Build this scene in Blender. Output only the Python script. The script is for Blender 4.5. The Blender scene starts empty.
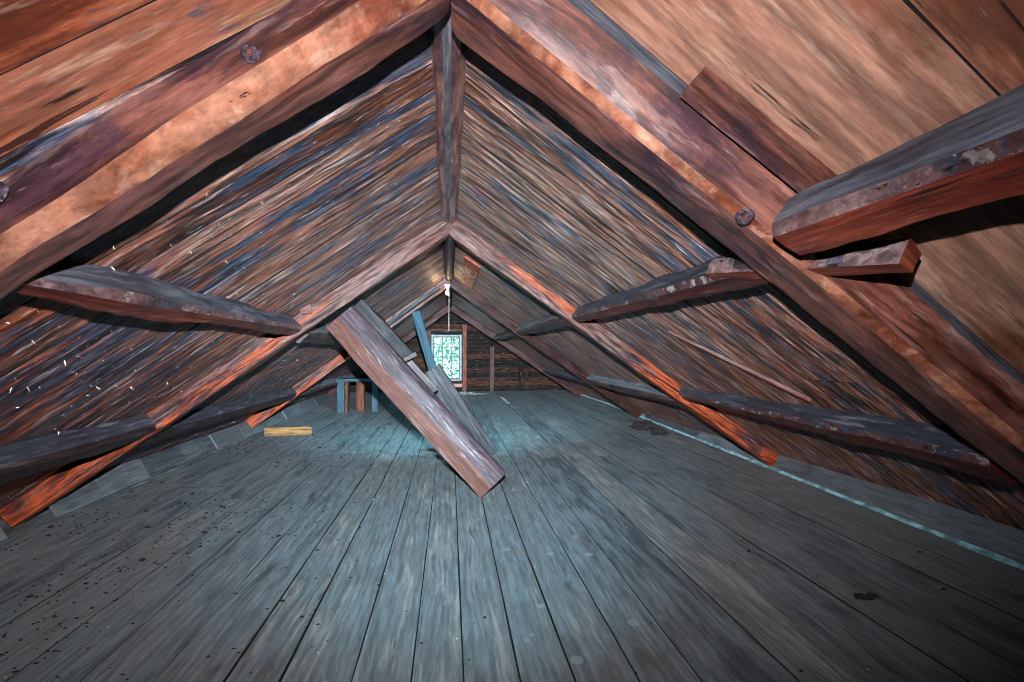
import bpy, bmesh, math, random
from mathutils import Vector, Matrix, noise
R = math.radians
V = Vector
random.seed(7)
scn = bpy.context.scene
col = scn.collection

# ------------------------------------------------------------------ camera
cam = bpy.data.cameras.new('camera'); camo = bpy.data.objects.new('camera', cam); col.objects.link(camo)
cam.sensor_width = 36.0; cam.lens = 480.0 * 36.0 / 1024.0; cam.clip_start = 0.02; cam.clip_end = 200
camo.location = (0, 0, 1.4)
camo.rotation_euler = (R(90 + 1.074), 0, R(-7.359))
scn.camera = camo

# ------------------------------------------------------------------ world, sun, exposure
w = bpy.data.worlds.new('world'); scn.world = w; w.use_nodes = True
bg = w.node_tree.nodes['Background']; bg.inputs[0].default_value = (0.62, 0.93, 1.0, 1); bg.inputs[1].default_value = 2.2
sun = bpy.data.lights.new('sun', 'SUN'); suno = bpy.data.objects.new('sun', sun); col.objects.link(suno)
sun.energy = 9.0; sun.angle = R(1.5); sun.color = (0.75, 0.93, 1.0)
suno.rotation_euler = V((0.55, -0.68, -1)).to_track_quat('-Z', 'Y').to_euler()
scn.view_settings.view_transform = 'Standard'; scn.view_settings.look = 'None'
scn.view_settings.exposure = 0.38; scn.view_settings.gamma = 1.0; scn.view_settings.use_curve_mapping = False
scn.cycles.use_denoising = True; scn.cycles.filter_width = 1.0; scn.cycles.use_light_tree = False; scn.cycles.sample_clamp_indirect = 1.5; w.cycles.sampling_method = 'NONE'
scn.cycles.max_bounces = 5; scn.cycles.diffuse_bounces = 0

def spot(name, loc, target, power, color, size, blend, radius, falloff='Linear'):
    l = bpy.data.lights.new(name, 'SPOT'); o = bpy.data.objects.new(name, l); col.objects.link(o)
    o.location = loc; o.rotation_euler = (V(target) - V(loc)).to_track_quat('-Z', 'Y').to_euler()
    l.energy = power; l.color = color; l.spot_size = R(size); l.spot_blend = blend; l.shadow_soft_size = radius
    l.use_nodes = True; nt = l.node_tree; em = nt.nodes['Emission']
    f = nt.nodes.new('ShaderNodeLightFalloff'); f.inputs['Strength'].default_value = 1.0
    nt.links.new(f.outputs[falloff], em.inputs['Strength'])
    return o
# the photographer's flash just above the lens, and an added cool fill spot beside it, no real lamp
spot('camera_flash', (-0.03, -0.05, 1.68), (-0.1, 4.0, 2.9), 66, (1.0, 0.90, 0.91), 147, 1.0, 0.012, 'Constant')
spot('work_lamp', (0.0, -0.05, 1.69), (0.1, 8.0, 0.30), 240, (0.34, 0.80, 1.0), 66, 1.0, 0.02, 'Linear')

spot('ceiling_lamp', (-0.1, 5.7, 2.38), (-0.1, 8.8, 0.0), 165, (0.34, 0.84, 1.0), 96, 1.0, 0.15, 'Linear')  # added cool fill for the far floor, no fixture hangs here

# ------------------------------------------------------------------ materials
def lin(c):
    return tuple((x / 255 / 12.92) if x / 255 <= 0.04045 else ((x / 255 + 0.055) / 1.055) ** 2.4 for x in c) + (1,)

class NT:
    def __init__(s, name):
        s.m = bpy.data.materials.new(name); s.m.use_nodes = True; s.t = s.m.node_tree
        s.b = s.t.nodes['Principled BSDF']
    def n(s, kind, **kw):
        nd = s.t.nodes.new('ShaderNode' + kind)
        for k, v in kw.items(): setattr(nd, k, v)
        return nd
    def put(s, inp, v):
        if isinstance(v, bpy.types.NodeSocket): s.t.links.new(v, inp)
        elif v is not None: inp.default_value = v
    def math(s, op, a, b=None, c=None):
        nd = s.n('Math', operation=op); s.put(nd.inputs[0], a)
        if b is not None: s.put(nd.inputs[1], b)
        if c is not None: s.put(nd.inputs[2], c)
        return nd.outputs[0]
    def xyz(s, x, y, z=0.0):
        nd = s.n('CombineXYZ'); s.put(nd.inputs[0], x); s.put(nd.inputs[1], y); s.put(nd.inputs[2], z); return nd.outputs[0]
    def noise(s, vec, detail=4, rough=0.6, dist=0.0):
        nd = s.n('TexNoise'); s.put(nd.inputs['Vector'], vec); nd.inputs['Scale'].default_value = 1.0
        nd.inputs['Detail'].default_value = detail; nd.inputs['Roughness'].default_value = rough
        nd.inputs['Distortion'].default_value = dist; return nd.outputs[0]
    def rng(s, v, a, b, c=0.0, d=1.0, smooth=True):
        nd = s.n('MapRange'); nd.interpolation_type = 'SMOOTHSTEP' if smooth else 'LINEAR'
        for i, x in enumerate((v, a, b, c, d)): s.put(nd.inputs[i], x)
        return nd.outputs[0]
    def mix(s, f, a, b, mode='MIX'):
        nd = s.n('Mix', data_type='RGBA', blend_type=mode); nd.clamp_factor = True
        s.put(nd.inputs[0], f); s.put(nd.inputs[6], a); s.put(nd.inputs[7], b); return nd.outputs[2]
    def ramp(s, f, cols, pos=None):
        nd = s.n('ValToRGB'); e = nd.color_ramp.elements
        pos = pos or [0.38 + 0.24 * i / (len(cols) - 1) for i in range(len(cols))]
        e[0].color = cols[0]; e[0].position = pos[0]; e[1].color = cols[-1]; e[1].position = pos[-1]
        for c, p in list(zip(cols, pos))[1:-1]:
            q = e.new(p); q.color = c
        s.put(nd.inputs[0], f); return nd.outputs[0]

def wood(name, cols, stain=(50, 70, 90), stain_amt=(0.55, 0.68), pale=(205, 200, 200), pale_amt=0.5, crack=(0.60, 0.66), crack_amt=0.85,
         fine=(0.45, 1.35), rough=0.5, bump=0.6, uscale=1.0, vscale=1.0, specks=0.0, saw=0.0, knots=0.6, rust=None, gain=1.0, spec=0.5, tonek=0.35, bumpd=0.006, lowdark=None, patv=3.2, rings=0.0, spots=0.0):
    k = NT(name)
    uv = k.n('UVMap', uv_map='grain'); sp = k.n('SeparateXYZ'); k.put(sp.inputs[0], uv.outputs[0])
    u, v = sp.outputs[0], sp.outputs[1]
    at = k.n('Attribute', attribute_name='tone'); ts = k.n('SeparateColor'); k.put(ts.inputs[0], at.outputs['Color'])
    tone, high = ts.outputs[0], ts.outputs[1]
    U = lambda f: k.math('MULTIPLY', u, f * uscale)
    Vv = lambda f, vv: k.math('MULTIPLY', vv, f * vscale)
    warp = k.noise(k.xyz(U(1.1), Vv(3.5, v), 3.0), 2, 0.5)
    v2 = k.math('MULTIPLY_ADD', k.math('SUBTRACT', warp, 0.5), 0.09, v)
    kn = k.n('TexVoronoi'); kn.feature = 'F1'; k.put(kn.inputs['Vector'], k.xyz(U(1.3), Vv(5.0, v), 0.0)); kn.inputs['Scale'].default_value = 1.0
    kd = kn.outputs['Distance']
    near_knot = k.rng(kd, 0.0, 0.32, 1.0, 0.0)
    v3 = k.math('MULTIPLY_ADD', near_knot, 0.035, v2)
    fine_n = k.noise(k.xyz(U(5.0), Vv(62, v3), 1.0), 7, 0.68)
    mid_n = k.noise(k.xyz(U(1.8), Vv(20, v3), 5.0), 7, 0.70)
    str_n = k.noise(k.xyz(U(0.8), Vv(5.5, v3), 9.0), 7, 0.68)
    pat_n = k.noise(k.xyz(U(0.9), Vv(patv, v3), 17.0), 8, 0.70)
    f = k.math('MULTIPLY_ADD', k.math('SUBTRACT', tone, 0.5), tonek, k.math('ADD', k.math('MULTIPLY', mid_n, 0.55), k.math('MULTIPLY', str_n, 0.45)))
    c = k.ramp(f, [lin(x) for x in cols])
    if rust:
        rn = k.noise(k.xyz(U(0.8), Vv(9, v3), 31.0), 4, 0.6)
        rf = k.math('MULTIPLY', k.rng(k.math('MULTIPLY_ADD', high, -0.24, rn), 0.36, 0.45), rust[1])
        c = k.mix(rf, c, lin(rust[0]))
    c = k.mix(k.math('MULTIPLY', k.rng(pat_n, *stain_amt), 0.85), c, lin(stain))
    if lowdark:  # darker towards the eave: stain plus purlin shade put into the colour
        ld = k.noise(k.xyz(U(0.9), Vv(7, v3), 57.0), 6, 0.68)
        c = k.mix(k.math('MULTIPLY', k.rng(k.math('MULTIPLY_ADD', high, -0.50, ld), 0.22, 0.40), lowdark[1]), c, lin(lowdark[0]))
    if rings:
        wv_ = k.n('TexWave', wave_type='BANDS', bands_direction='Y'); k.put(wv_.inputs['Vector'], k.xyz(U(0.5), Vv(9, v3), 0.0)); wv_.inputs['Scale'].default_value = 1.0
        wv_.inputs['Distortion'].default_value = 9.0; wv_.inputs['Detail'].default_value = 3.0; wv_.inputs['Detail Scale'].default_value = 0.9
        c = k.mix(1.0, c, k.rng(wv_.outputs['Fac'], 0.1, 0.9, 1 - rings, 1 + rings * .5, False), 'MULTIPLY')
    sk = k.noise(k.xyz(U(2.6), Vv(26, v3), 71.0), 4, 0.65)
    c = k.mix(k.math('MULTIPLY', k.rng(sk, 0.575, 0.63), pale_amt * 0.7), c, lin(pale))
    c = k.mix(1.0, c, k.rng(k.noise(k.xyz(U(2.4), Vv(26, v3), 83.0), 4, 0.65), 0.42, 0.54, fine[0], 1.08, False), 'MULTIPLY')
    c = k.mix(1.0, c, k.rng(fine_n, 0.34, 0.66, fine[0], fine[1], False), 'MULTIPLY')
    pn = k.noise(k.xyz(U(7.0), Vv(70, v3), 41.0), 6, 0.75)
    c = k.mix(k.math('MULTIPLY', k.rng(pn, 0.58, 0.72), pale_amt), c, lin(pale))
    cr = k.noise(k.xyz(U(1.6), Vv(36, v3), 23.0), 5, 0.62)
    crk = k.rng(cr, crack[0], crack[1])
    c = k.mix(k.math('MULTIPLY', crk, crack_amt), c, lin((12, 10, 12)))
    if knots:
        ck = k.math('MULTIPLY', k.rng(kd, 0.05, 0.10, 1.0, 0.0), knots)
        c = k.mix(ck, c, lin((38, 26, 26)))
    if specks:
        vo = k.n('TexVoronoi'); k.put(vo.inputs['Vector'], k.xyz(k.math('MULTIPLY', u, 16), k.math('MULTIPLY', v, 30), 0.0)); vo.inputs['Scale'].default_value = 1.0
        rs = k.n('SeparateColor'); k.put(rs.inputs[0], vo.outputs['Color'])
        sf = k.math('MULTIPLY', k.rng(vo.outputs['Distance'], 0.10, 0.16, 1.0, 0.0), k.math('GREATER_THAN', rs.outputs[0], 1 - specks))
        c = k.mix(sf, c, lin((225, 225, 215)))
    if spots:    # old round drip stains around the middle of the near floor
        tcs = k.n('TexCoord'); vs_ = k.n('TexVoronoi'); k.t.links.new(tcs.outputs['Object'], vs_.inputs['Vector']); vs_.inputs['Scale'].default_value = 7.0
        px = k.n('SeparateXYZ'); k.t.links.new(tcs.outputs['Object'], px.inputs[0]); cs = k.n('SeparateColor'); k.put(cs.inputs[0], vs_.outputs['Color'])
        rad = k.math('MULTIPLY_ADD', cs.outputs[1], 0.16, 0.10)
        sf = k.math('MULTIPLY', k.math('LESS_THAN', vs_.outputs['Distance'], rad), k.math('GREATER_THAN', cs.outputs[0], 0.45))
        ar = k.math('MULTIPLY', k.rng(px.outputs[0], 0.15, 0.45), k.rng(px.outputs[0], 0.9, 1.3, 1.0, 0.0))
        ar = k.math('MULTIPLY', ar, k.rng(px.outputs[1], 3.2, 4.2, 1.0, 0.0))
        c = k.mix(k.math('MULTIPLY', k.math('MULTIPLY', sf, ar), spots), c, lin((176, 184, 186)))
    if gain != 1.0: c = k.mix(1.0, c, (gain, gain, gain, 1), 'MULTIPLY')
    k.put(k.b.inputs['Base Color'], c)
    k.put(k.b.inputs['Roughness'], k.rng(str_n, 0.3, 0.7, rough - 0.12, rough + 0.15, False))
    k.b.inputs['Specular IOR Level'].default_value = spec
    h = k.math('ADD', k.math('MULTIPLY', fine_n, 0.3), k.math('MULTIPLY', mid_n, 0.9))
    h = k.math('SUBTRACT', h, k.math('MULTIPLY', crk, 0.9))
    h = k.math('ADD', h, k.math('MULTIPLY', near_knot, 0.2))
    if saw:
        wv = k.noise(k.xyz(k.math('MULTIPLY', u, 120), k.math('MULTIPLY', v, 9), 2.0), 2, 0.5)
        h = k.math('MULTIPLY_ADD', wv, saw, h)
    bp = k.n('Bump'); bp.inputs['Strength'].default_value = bump; bp.inputs['Distance'].default_value = bumpd
    k.put(bp.inputs['Height'], h); k.put(k.b.inputs['Normal'], bp.outputs[0])
    return k.m

M = {}
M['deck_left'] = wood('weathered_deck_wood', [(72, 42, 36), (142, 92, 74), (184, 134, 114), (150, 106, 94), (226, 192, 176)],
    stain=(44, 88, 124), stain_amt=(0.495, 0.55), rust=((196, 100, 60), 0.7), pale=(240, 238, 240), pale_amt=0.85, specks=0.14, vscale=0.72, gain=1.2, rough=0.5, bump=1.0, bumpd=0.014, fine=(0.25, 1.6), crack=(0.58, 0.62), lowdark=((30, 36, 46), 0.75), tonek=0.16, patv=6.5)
M['deck_right'] = wood('grey_weathered_deck_wood', [(70, 48, 44), (148, 106, 90), (192, 150, 130), (152, 118, 106), (226, 200, 186)],
    stain=(50, 98, 132), stain_amt=(0.52, 0.58), rust=((180, 100, 66), 0.5), pale=(242, 240, 240), pale_amt=0.95, vscale=0.78, gain=1.15, crack=(0.56, 0.60), rough=0.5, bump=1.0, bumpd=0.014, specks=0.03, fine=(0.25, 1.6), tonek=0.16, patv=7)
M['deck_near'] = wood('smooth_deck_wood', [(122, 76, 58), (170, 120, 98), (190, 148, 126), (166, 122, 104), (208, 176, 154)],
    stain=(140, 84, 60), stain_amt=(0.50, 0.62), pale=(222, 200, 182), pale_amt=0.3, crack=(0.625, 0.67), fine=(0.65, 1.25), rough=0.45, bump=0.5, vscale=0.5, uscale=.8, saw=0.10, knots=0.8, gain=1.15)
M['deck_near_left'] = wood('red_deck_wood', [(104, 48, 28), (156, 84, 56), (180, 116, 88), (160, 100, 80), (200, 160, 130)],
    stain=(40, 88, 116), stain_amt=(0.56, 0.60), pale=(222, 205, 190), pale_amt=0.25, crack=(0.625, 0.67), fine=(0.65, 1.25), rough=0.45, bump=0.5, vscale=0.6, saw=0.10, knots=0.8, gain=1.1, patv=5)
M['rafter'] = wood('hewn_red_wood', [(62, 32, 28), (118, 68, 56), (144, 96, 84), (114, 78, 76), (172, 132, 122)],
    stain=(66, 46, 62), stain_amt=(0.50, 0.60), pale=(215, 190, 180), pale_amt=0.3, crack=(0.66, 0.70), rough=0.36, bump=0.55, vscale=0.6, fine=(0.5, 1.35), saw=0.08, knots=0.7, spec=0.7)
M['rafter_mid'] = wood('pinkish_rafter_wood', [(62, 36, 34), (106, 72, 66), (134, 98, 92), (108, 82, 80), (168, 136, 130)],
    stain=(64, 56, 66), stain_amt=(0.54, 0.62), pale=(215, 205, 205), pale_amt=0.25, crack=(0.62, 0.66), rough=0.45, bump=0.8, bumpd=.01, fine=(0.35, 1.45), knots=0.5, rust=((186, 88, 48), 0.9), gain=0.82, spec=0.2)
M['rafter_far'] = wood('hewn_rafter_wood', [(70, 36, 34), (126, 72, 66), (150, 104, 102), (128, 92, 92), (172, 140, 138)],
    stain=(150, 84, 56), stain_amt=(0.54, 0.66), pale=(200, 195, 205), pale_amt=0.4, crack=(0.64, 0.69), rough=0.45, bump=0.6, fine=(0.35, 1.4), knots=0.5, gain=0.16, spec=0.1)  # darkened for distant timbers, light falloff put into the colour
M['rafter_rust'] = wood('rust_rafter_wood', [(104, 34, 16), (162, 66, 36), (190, 96, 62), (160, 84, 66)],
    stain=(60, 34, 34), stain_amt=(0.60, 0.7), pale=(225, 180, 150), pale_amt=0.3, crack=(0.68, 0.73), rough=0.42, bump=0.5, fine=(0.6, 1.2), knots=0.4)
M['arris'] = wood('sawn_arris_wood', [(150, 84, 58), (196, 132, 104), (214, 156, 128), (184, 124, 100)],
    stain=(140, 72, 50), stain_amt=(0.52, 0.62), pale=(245, 220, 200), pale_amt=0.4, crack=(0.68, 0.72), fine=(0.6, 1.25), rough=0.42, bump=0.8, uscale=2.5, vscale=0.35, saw=0.12, knots=0.0, gain=0.85)
M['dusty'] = wood('dusty_top_wood', [(58, 66, 78), (96, 106, 120), (124, 132, 144), (96, 98, 108)],
    stain=(48, 58, 72), stain_amt=(0.55, 0.66), pale=(190, 196, 205), pale_amt=0.35, crack=(0.64, 0.70), rough=0.5, bump=0.7, fine=(0.6, 1.2), knots=0.4)
M['purlin'] = wood('red_purlin_wood', [(86, 30, 22), (136, 60, 44), (164, 86, 64), (146, 84, 72)],
    stain=(70, 40, 40), stain_amt=(0.56, 0.68), pale=(220, 190, 180), pale_amt=0.25, crack=(0.66, 0.70), rough=0.4, bump=0.6, vscale=0.8, fine=(0.6, 1.2), knots=0.5)
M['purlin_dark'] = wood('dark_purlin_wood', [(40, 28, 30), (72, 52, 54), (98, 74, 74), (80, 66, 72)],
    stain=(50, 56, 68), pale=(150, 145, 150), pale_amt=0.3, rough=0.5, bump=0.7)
M['waney'] = wood('waney_edge_wood', [(84, 60, 62), (120, 96, 98), (160, 140, 140), (110, 120, 140)],
    stain=(54, 72, 98), stain_amt=(0.52, 0.6), pale=(225, 220, 220), pale_amt=0.6, rough=0.34, bump=0.9, uscale=4, vscale=0.5, fine=(0.6, 1.3))
M['floor'] = wood('grey_floor_wood', [(84, 94, 100), (108, 120, 126), (126, 138, 143), (114, 120, 122), (148, 152, 152)],
    stain=(74, 66, 60), stain_amt=(0.56, 0.72), pale=(140, 150, 155), pale_amt=0.12, crack=(0.68, 0.72), crack_amt=0.6, fine=(0.80, 1.15), rings=0.12, spots=0.4, rough=0.58, bump=0.6, bumpd=0.008, specks=0.012, knots=0.35, tonek=0.15, vscale=0.8)
M['plank'] = wood('brown_plank_wood', [(98, 58, 48), (128, 80, 68), (144, 98, 86), (118, 78, 70)],
    stain=(100, 72, 76), stain_amt=(0.5, 0.7), pale=(225, 205, 200), pale_amt=0.3, crack=(0.69, 0.74), rough=0.5, bump=0.5, fine=(0.75, 1.15), knots=0.2, gain=0.72, spec=0.15)
M['plank_worn'] = wood('worn_plank_wood', [(64, 42, 44), (96, 70, 74), (124, 98, 100), (88, 72, 80)],
    stain=(104, 84, 96), stain_amt=(0.5, 0.66), pale=(225, 215, 215), pale_amt=0.5, crack=(0.62, 0.68), rough=0.45, bump=0.9, fine=(0.55, 1.3), knots=0.3, gain=0.78, spec=0.25)
M['teal'] = wood('blue_grey_board_wood', [(60, 104, 124), (80, 134, 156), (96, 150, 170), (84, 128, 146)],
    stain=(56, 86, 104), pale=(150, 190, 205), pale_amt=0.3, crack=(0.66, 0.72), rough=0.6, bump=0.4, fine=(0.6, 1.2), knots=0.0, gain=0.28, spec=0.2)
M['grey'] = wood('grey_timber_wood', [(70, 72, 78), (104, 104, 110), (124, 122, 126), (96, 100, 110)],
    stain=(64, 84, 100), pale=(180, 185, 190), pale_amt=0.35, rough=0.55, bump=0.7, gain=0.4, spec=0.2)
M['eave'] = wood('eave_board_wood', [(66, 78, 86), (90, 104, 112), (104, 120, 128), (84, 96, 104)],
    stain=(60, 70, 76), pale=(150, 170, 178), pale_amt=0.2, crack=(0.69, 0.74), rough=0.6, bump=0.4, fine=(0.75, 1.15), knots=0.4)
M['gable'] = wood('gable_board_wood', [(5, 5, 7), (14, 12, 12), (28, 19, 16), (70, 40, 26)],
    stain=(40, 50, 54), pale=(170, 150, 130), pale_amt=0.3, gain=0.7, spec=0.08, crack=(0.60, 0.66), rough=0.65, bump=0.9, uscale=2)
M['orange'] = wood('orange_post_wood', [(58, 30, 20), (92, 48, 32), (112, 62, 44)],
    stain=(90, 54, 44), pale=(210, 180, 160), pale_amt=0.2, rough=0.5, bump=0.4, knots=0.2, spec=0.15)
M['ochre'] = wood('ochre_board_wood', [(112, 84, 46), (150, 112, 66), (170, 130, 84)],
    stain=(92, 70, 48), pale=(200, 180, 140), pale_amt=0.2, rough=0.55, bump=0.5, knots=0.2)

def plain(name, c, rough=0.6, metal=0.0, bumpscale=None, emit=None, var=0.25, scale=20):
    k = NT(name)
    tc = k.n('TexCoord'); ns = k.n('TexNoise'); k.put(ns.inputs['Vector'], tc.outputs['Object']); ns.inputs['Scale'].default_value = scale; ns.inputs['Detail'].default_value = 5
    cc = lin(c); a = tuple(x * (1 - var) for x in cc[:3]) + (1,); b = tuple(min(1, x * (1 + var)) for x in cc[:3]) + (1,)
    k.put(k.b.inputs['Base Color'], k.ramp(ns.outputs[0], [a, b]))
    k.b.inputs['Roughness'].default_value = rough; k.b.inputs['Metallic'].default_value = metal
    if bumpscale:
        bp = k.n('Bump'); bp.inputs['Strength'].default_value = bumpscale; bp.inputs['Distance'].default_value = 0.01
        k.put(bp.inputs['Height'], ns.outputs[0]); k.put(k.b.inputs['Normal'], bp.outputs[0])
    if emit:
        k.b.inputs['Emission Color'].default_value = lin(emit[0]); k.b.inputs['Emission Strength'].default_value = emit[1]
    return k.m
M['void'] = plain('roofing_underside', (16, 14, 14), 0.9)
M['pale_strip'] = plain('pale_dust_strip', (128, 180, 192), 0.8, var=0.5, scale=9, bumpscale=0.6)  # pale colour stands in for light leaking under the right eave
M['debris'] = plain('dark_crumbs', (26, 24, 24), 0.9)
M['nail'] = plain('nail_metal', (200, 196, 190), 0.4, 0.6)
M['knot'] = plain('dark_knot', (70, 60, 74), 0.3, var=0.7, scale=70, bumpscale=0.8)
M['knotcore'] = plain('knot_core', (110, 62, 50), 0.4)
M['sash'] = plain('window_sash_paint', (44, 62, 66), 0.6, scale=14)
M['casing'] = plain('window_casing_paint', (96, 132, 142), 0.6, scale=14)
M['bulbglow'] = plain('lit_bulb_glass', (255, 235, 200), 0.3, emit=((255, 224, 180), 5))
M['porcelain'] = plain('porcelain_white', (215, 205, 190), 0.3)
M['string'] = plain('pull_string_fibre', (190, 180, 160), 0.8)
M['paleflake'] = plain('pale_flaking_paint', (226, 190, 165), 0.7, var=0.3, scale=80)
k = NT('window_glass'); k.t.nodes.remove(k.b)
gl = k.n('BsdfGlossy'); gl.inputs['Roughness'].default_value = 0.0; tr = k.n('BsdfTransparent'); tr.inputs[0].default_value = (0.93, 0.98, 0.98, 1)
ms = k.n('MixShader'); ms.inputs[0].default_value = 0.06
k.t.links.new(tr.outputs[0], ms.inputs[1]); k.t.links.new(gl.outputs[0], ms.inputs[2])
k.t.links.new(ms.outputs[0], k.t.nodes['Material Output'].inputs[0]); M['glass'] = k.m
k = NT('leaf'); tc = k.n('TexCoord'); ns = k.n('TexNoise'); k.put(ns.inputs['Vector'], tc.outputs['Object']); ns.inputs['Scale'].default_value = 3
k.put(k.b.inputs['Base Color'], k.ramp(ns.outputs[0], [lin((16, 60, 44)), lin((60, 140, 100))]))
ts_ = k.n('BsdfTranslucent'); ts_.inputs[0].default_value = lin((40, 150, 105)); mx = k.n('MixShader'); mx.inputs[0].default_value = 0.35
k.t.links.new(k.b.outputs[0], mx.inputs[1]); k.t.links.new(ts_.outputs[0], mx.inputs[2]); k.t.links.new(mx.outputs[0], k.t.nodes['Material Output'].inputs[0])
M['leaf'] = k.m
M['bark'] = plain('tree_bark', (92, 76, 62), 0.9, bumpscale=1.0)

k = NT('rust_board_with_flaking_paint'); tc = k.n('TexCoord')
na = k.noise(k.n('VectorMath', operation='MULTIPLY').outputs[0], 3, 0.6)
vm = k.t.nodes[-2]; vm.inputs[1].default_value = (26, 9, 26); k.t.links.new(tc.outputs['Object'], vm.inputs[0])
yy = k.n('SeparateXYZ'); k.t.links.new(tc.outputs['Object'], yy.inputs[0])
fk = k.math('MULTIPLY', k.rng(na, 0.50, 0.56), k.rng(yy.outputs[1], 0.35, 0.7))
k.put(k.b.inputs['Base Color'], k.mix(fk, k.ramp(na, [lin((120, 50, 28)), lin((176, 88, 52))]), lin((232, 200, 178))))
k.b.inputs['Roughness'].default_value = 0.7; M['patch'] = k.m

# ------------------------------------------------------------------ mesh helpers
class MB:
    def __init__(s):
        s.v = []; s.f = []; s.uv = []; s.mi = []; s.tone = []
    def face(s, idx, uvs, mi=0, tone=(0.5, 0.5, 0)):
        s.f.append(idx); s.uv.append(uvs); s.mi.append(mi); s.tone.append(tone)
    def build(s, name, mats, parent=None, smooth=True, angle=35, loc=None):
        me = bpy.data.meshes.new(name)
        vs = s.v if loc is None else [V(p) - V(loc) for p in s.v]
        me.from_pydata([tuple(p) for p in vs], [], s.f)
        me.color_attributes.new('tone', 'FLOAT_COLOR', 'CORNER'); me.uv_layers.new(name='grain')
        uvs = [c for q in s.uv for p in q for c in p]
        tns = [c for f, t in zip(s.f, s.tone) for _ in f for c in (t[0], t[1], t[2], 1.0)]
        me.uv_layers['grain'].data.foreach_set('uv', uvs); me.color_attributes['tone'].data.foreach_set('color', tns)
        for m in (mats if isinstance(mats, (list, tuple)) else [mats]): me.materials.append(m)
        for p, mi in zip(me.polygons, s.mi): p.material_index = mi; p.use_smooth = smooth
        me.update()
        if smooth: me.set_sharp_from_angle(angle=R(angle))
        o = bpy.data.objects.new(name, me); col.objects.link(o)
        if loc is not None: o.location = loc
        if parent: o.parent = parent
        return o

def tag(o, label=None, cat=None, group=None, kind=None):
    if label: o['label'] = label
    if cat: o['category'] = cat
    if group: o['group'] = group
    if kind: o['kind'] = kind
    return o

def empty(name, loc):
    o = bpy.data.objects.new(name, None); col.objects.link(o); o.location = loc; o.empty_display_size = 0.1; return o

def beam(mb, p0, p1, prof, nvec, bvec=None, step=0.06, amp=0.006, seed=1, taper=None, bow=None, tone=None, sub=3, low=0.0, wav=1.0):
    """prof: closed list of (b, n, material index of the side that starts here). b along bvec, n along nvec."""
    p0, p1 = V(p0), V(p1); a = (p1 - p0); L = a.length; a.normalize()
    n = V(nvec); n = (n - a * n.dot(a)).normalized()
    if bvec is None: b = a.cross(n).normalized()
    else:
        b = V(bvec); b = b - a * b.dot(a); b = (b - n * b.dot(n)).normalized()
    pts = []; mis = []; cum = [0.0]
    K = len(prof)
    for i in range(K):
        x0, y0, m = prof[i]; x1, y1, _ = prof[(i + 1) % K]
        for j in range(sub):
            t = j / sub; pts.append((x0 + (x1 - x0) * t, y0 + (y1 - y0) * t)); mis.append(m)
            cum.append(cum[-1] + math.hypot(x1 - x0, y1 - y0) / sub)
    cx = sum(p[0] for p in pts) / len(pts); cy = sum(p[1] for p in pts) / len(pts)
    ns = max(2, int(L / step)); base = len(mb.v); P = len(pts)
    so = seed * 3.71
    for i in range(ns + 1):
        t = i / ns; u = t * L
        sc = taper(t) if taper else 1.0
        ob, on = bow(t) if bow else (0, 0)
        for j, (x, y) in enumerate(pts):
            dx, dy = x - cx, y - cy; r = math.hypot(dx, dy) or 1
            d = amp * noise.noise(V((u * 2.2 * wav + so, dx * 9 + so, dy * 9))) * 1.6 + amp * 0.6 * noise.noise(V((u * 9 * wav + so, dx * 22, dy * 22 + so)))
            d += low * noise.noise(V((u * 0.8 + so, dx * 4, dy * 4 + so)))
            X = cx + dx * sc + dx / r * d + ob; Y = cy + dy * sc + dy / r * d + on
            mb.v.append(p0 + a * u + b * X + n * Y)
    flip = a.dot(b.cross(n)) < 0
    area = sum(pts[j][0] * pts[(j + 1) % P][1] - pts[(j + 1) % P][0] * pts[j][1] for j in range(P))
    if area < 0: flip = not flip
    tn = tone or (random.random(), 0.5, 0)
    tfun = tn if callable(tn) else (lambda t: tn)
    for i in range(ns):
        for j in range(P):
            j2 = (j + 1) % P
            q = [base + i * P + j, base + i * P + j2, base + (i + 1) * P + j2, base + (i + 1) * P + j]
            u0, u1 = i / ns * L + so, (i + 1) / ns * L + so; v0, v1 = cum[j] + so, cum[j + 1] + so
            uv = [(u0, v0), (u0, v1), (u1, v1), (u1, v0)]
            if flip: q.reverse(); uv.reverse()
            mb.face(q, uv, mis[j], tfun(i / ns))
    for e, i in ((0, 0), (1, ns)):
        q = [base + i * P + j for j in range(P)]
        uv = [(pts[j][0] * 0.6 + so, pts[j][1] * 2 + so) for j in range(P)]
        if (e == 0) != flip: q.reverse(); uv.reverse()
        mb.face(q, uv, mis[0], tfun(float(e)))

def box(mb, x0, x1, y0, y1, z0, z1, mi=0, along='z', seed=0.0, tone=(0.5, 0.5, 0)):
    ax = {'x': ((x0, (y0 + y1) / 2, (z0 + z1) / 2), (x1, (y0 + y1) / 2, (z0 + z1) / 2), (0, 0, 1), (0, 1, 0), (y1 - y0, z1 - z0)),
          'y': (((x0 + x1) / 2, y0, (z0 + z1) / 2), ((x0 + x1) / 2, y1, (z0 + z1) / 2), (0, 0, 1), (1, 0, 0), (x1 - x0, z1 - z0)),
          'z': (((x0 + x1) / 2, (y0 + y1) / 2, z0), ((x0 + x1) / 2, (y0 + y1) / 2, z1), (0, 1, 0), (1, 0, 0), (x1 - x0, y1 - y0))}[along]
    b, n = ax[4][0] / 2, ax[4][1] / 2
    beam(mb, ax[0], ax[1], [(-b, -n, mi), (b, -n, mi), (b, n, mi), (-b, n, mi)], ax[2], ax[3], step=0.3, amp=0.0015, seed=seed + 0.37, sub=1, tone=tone)

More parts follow.
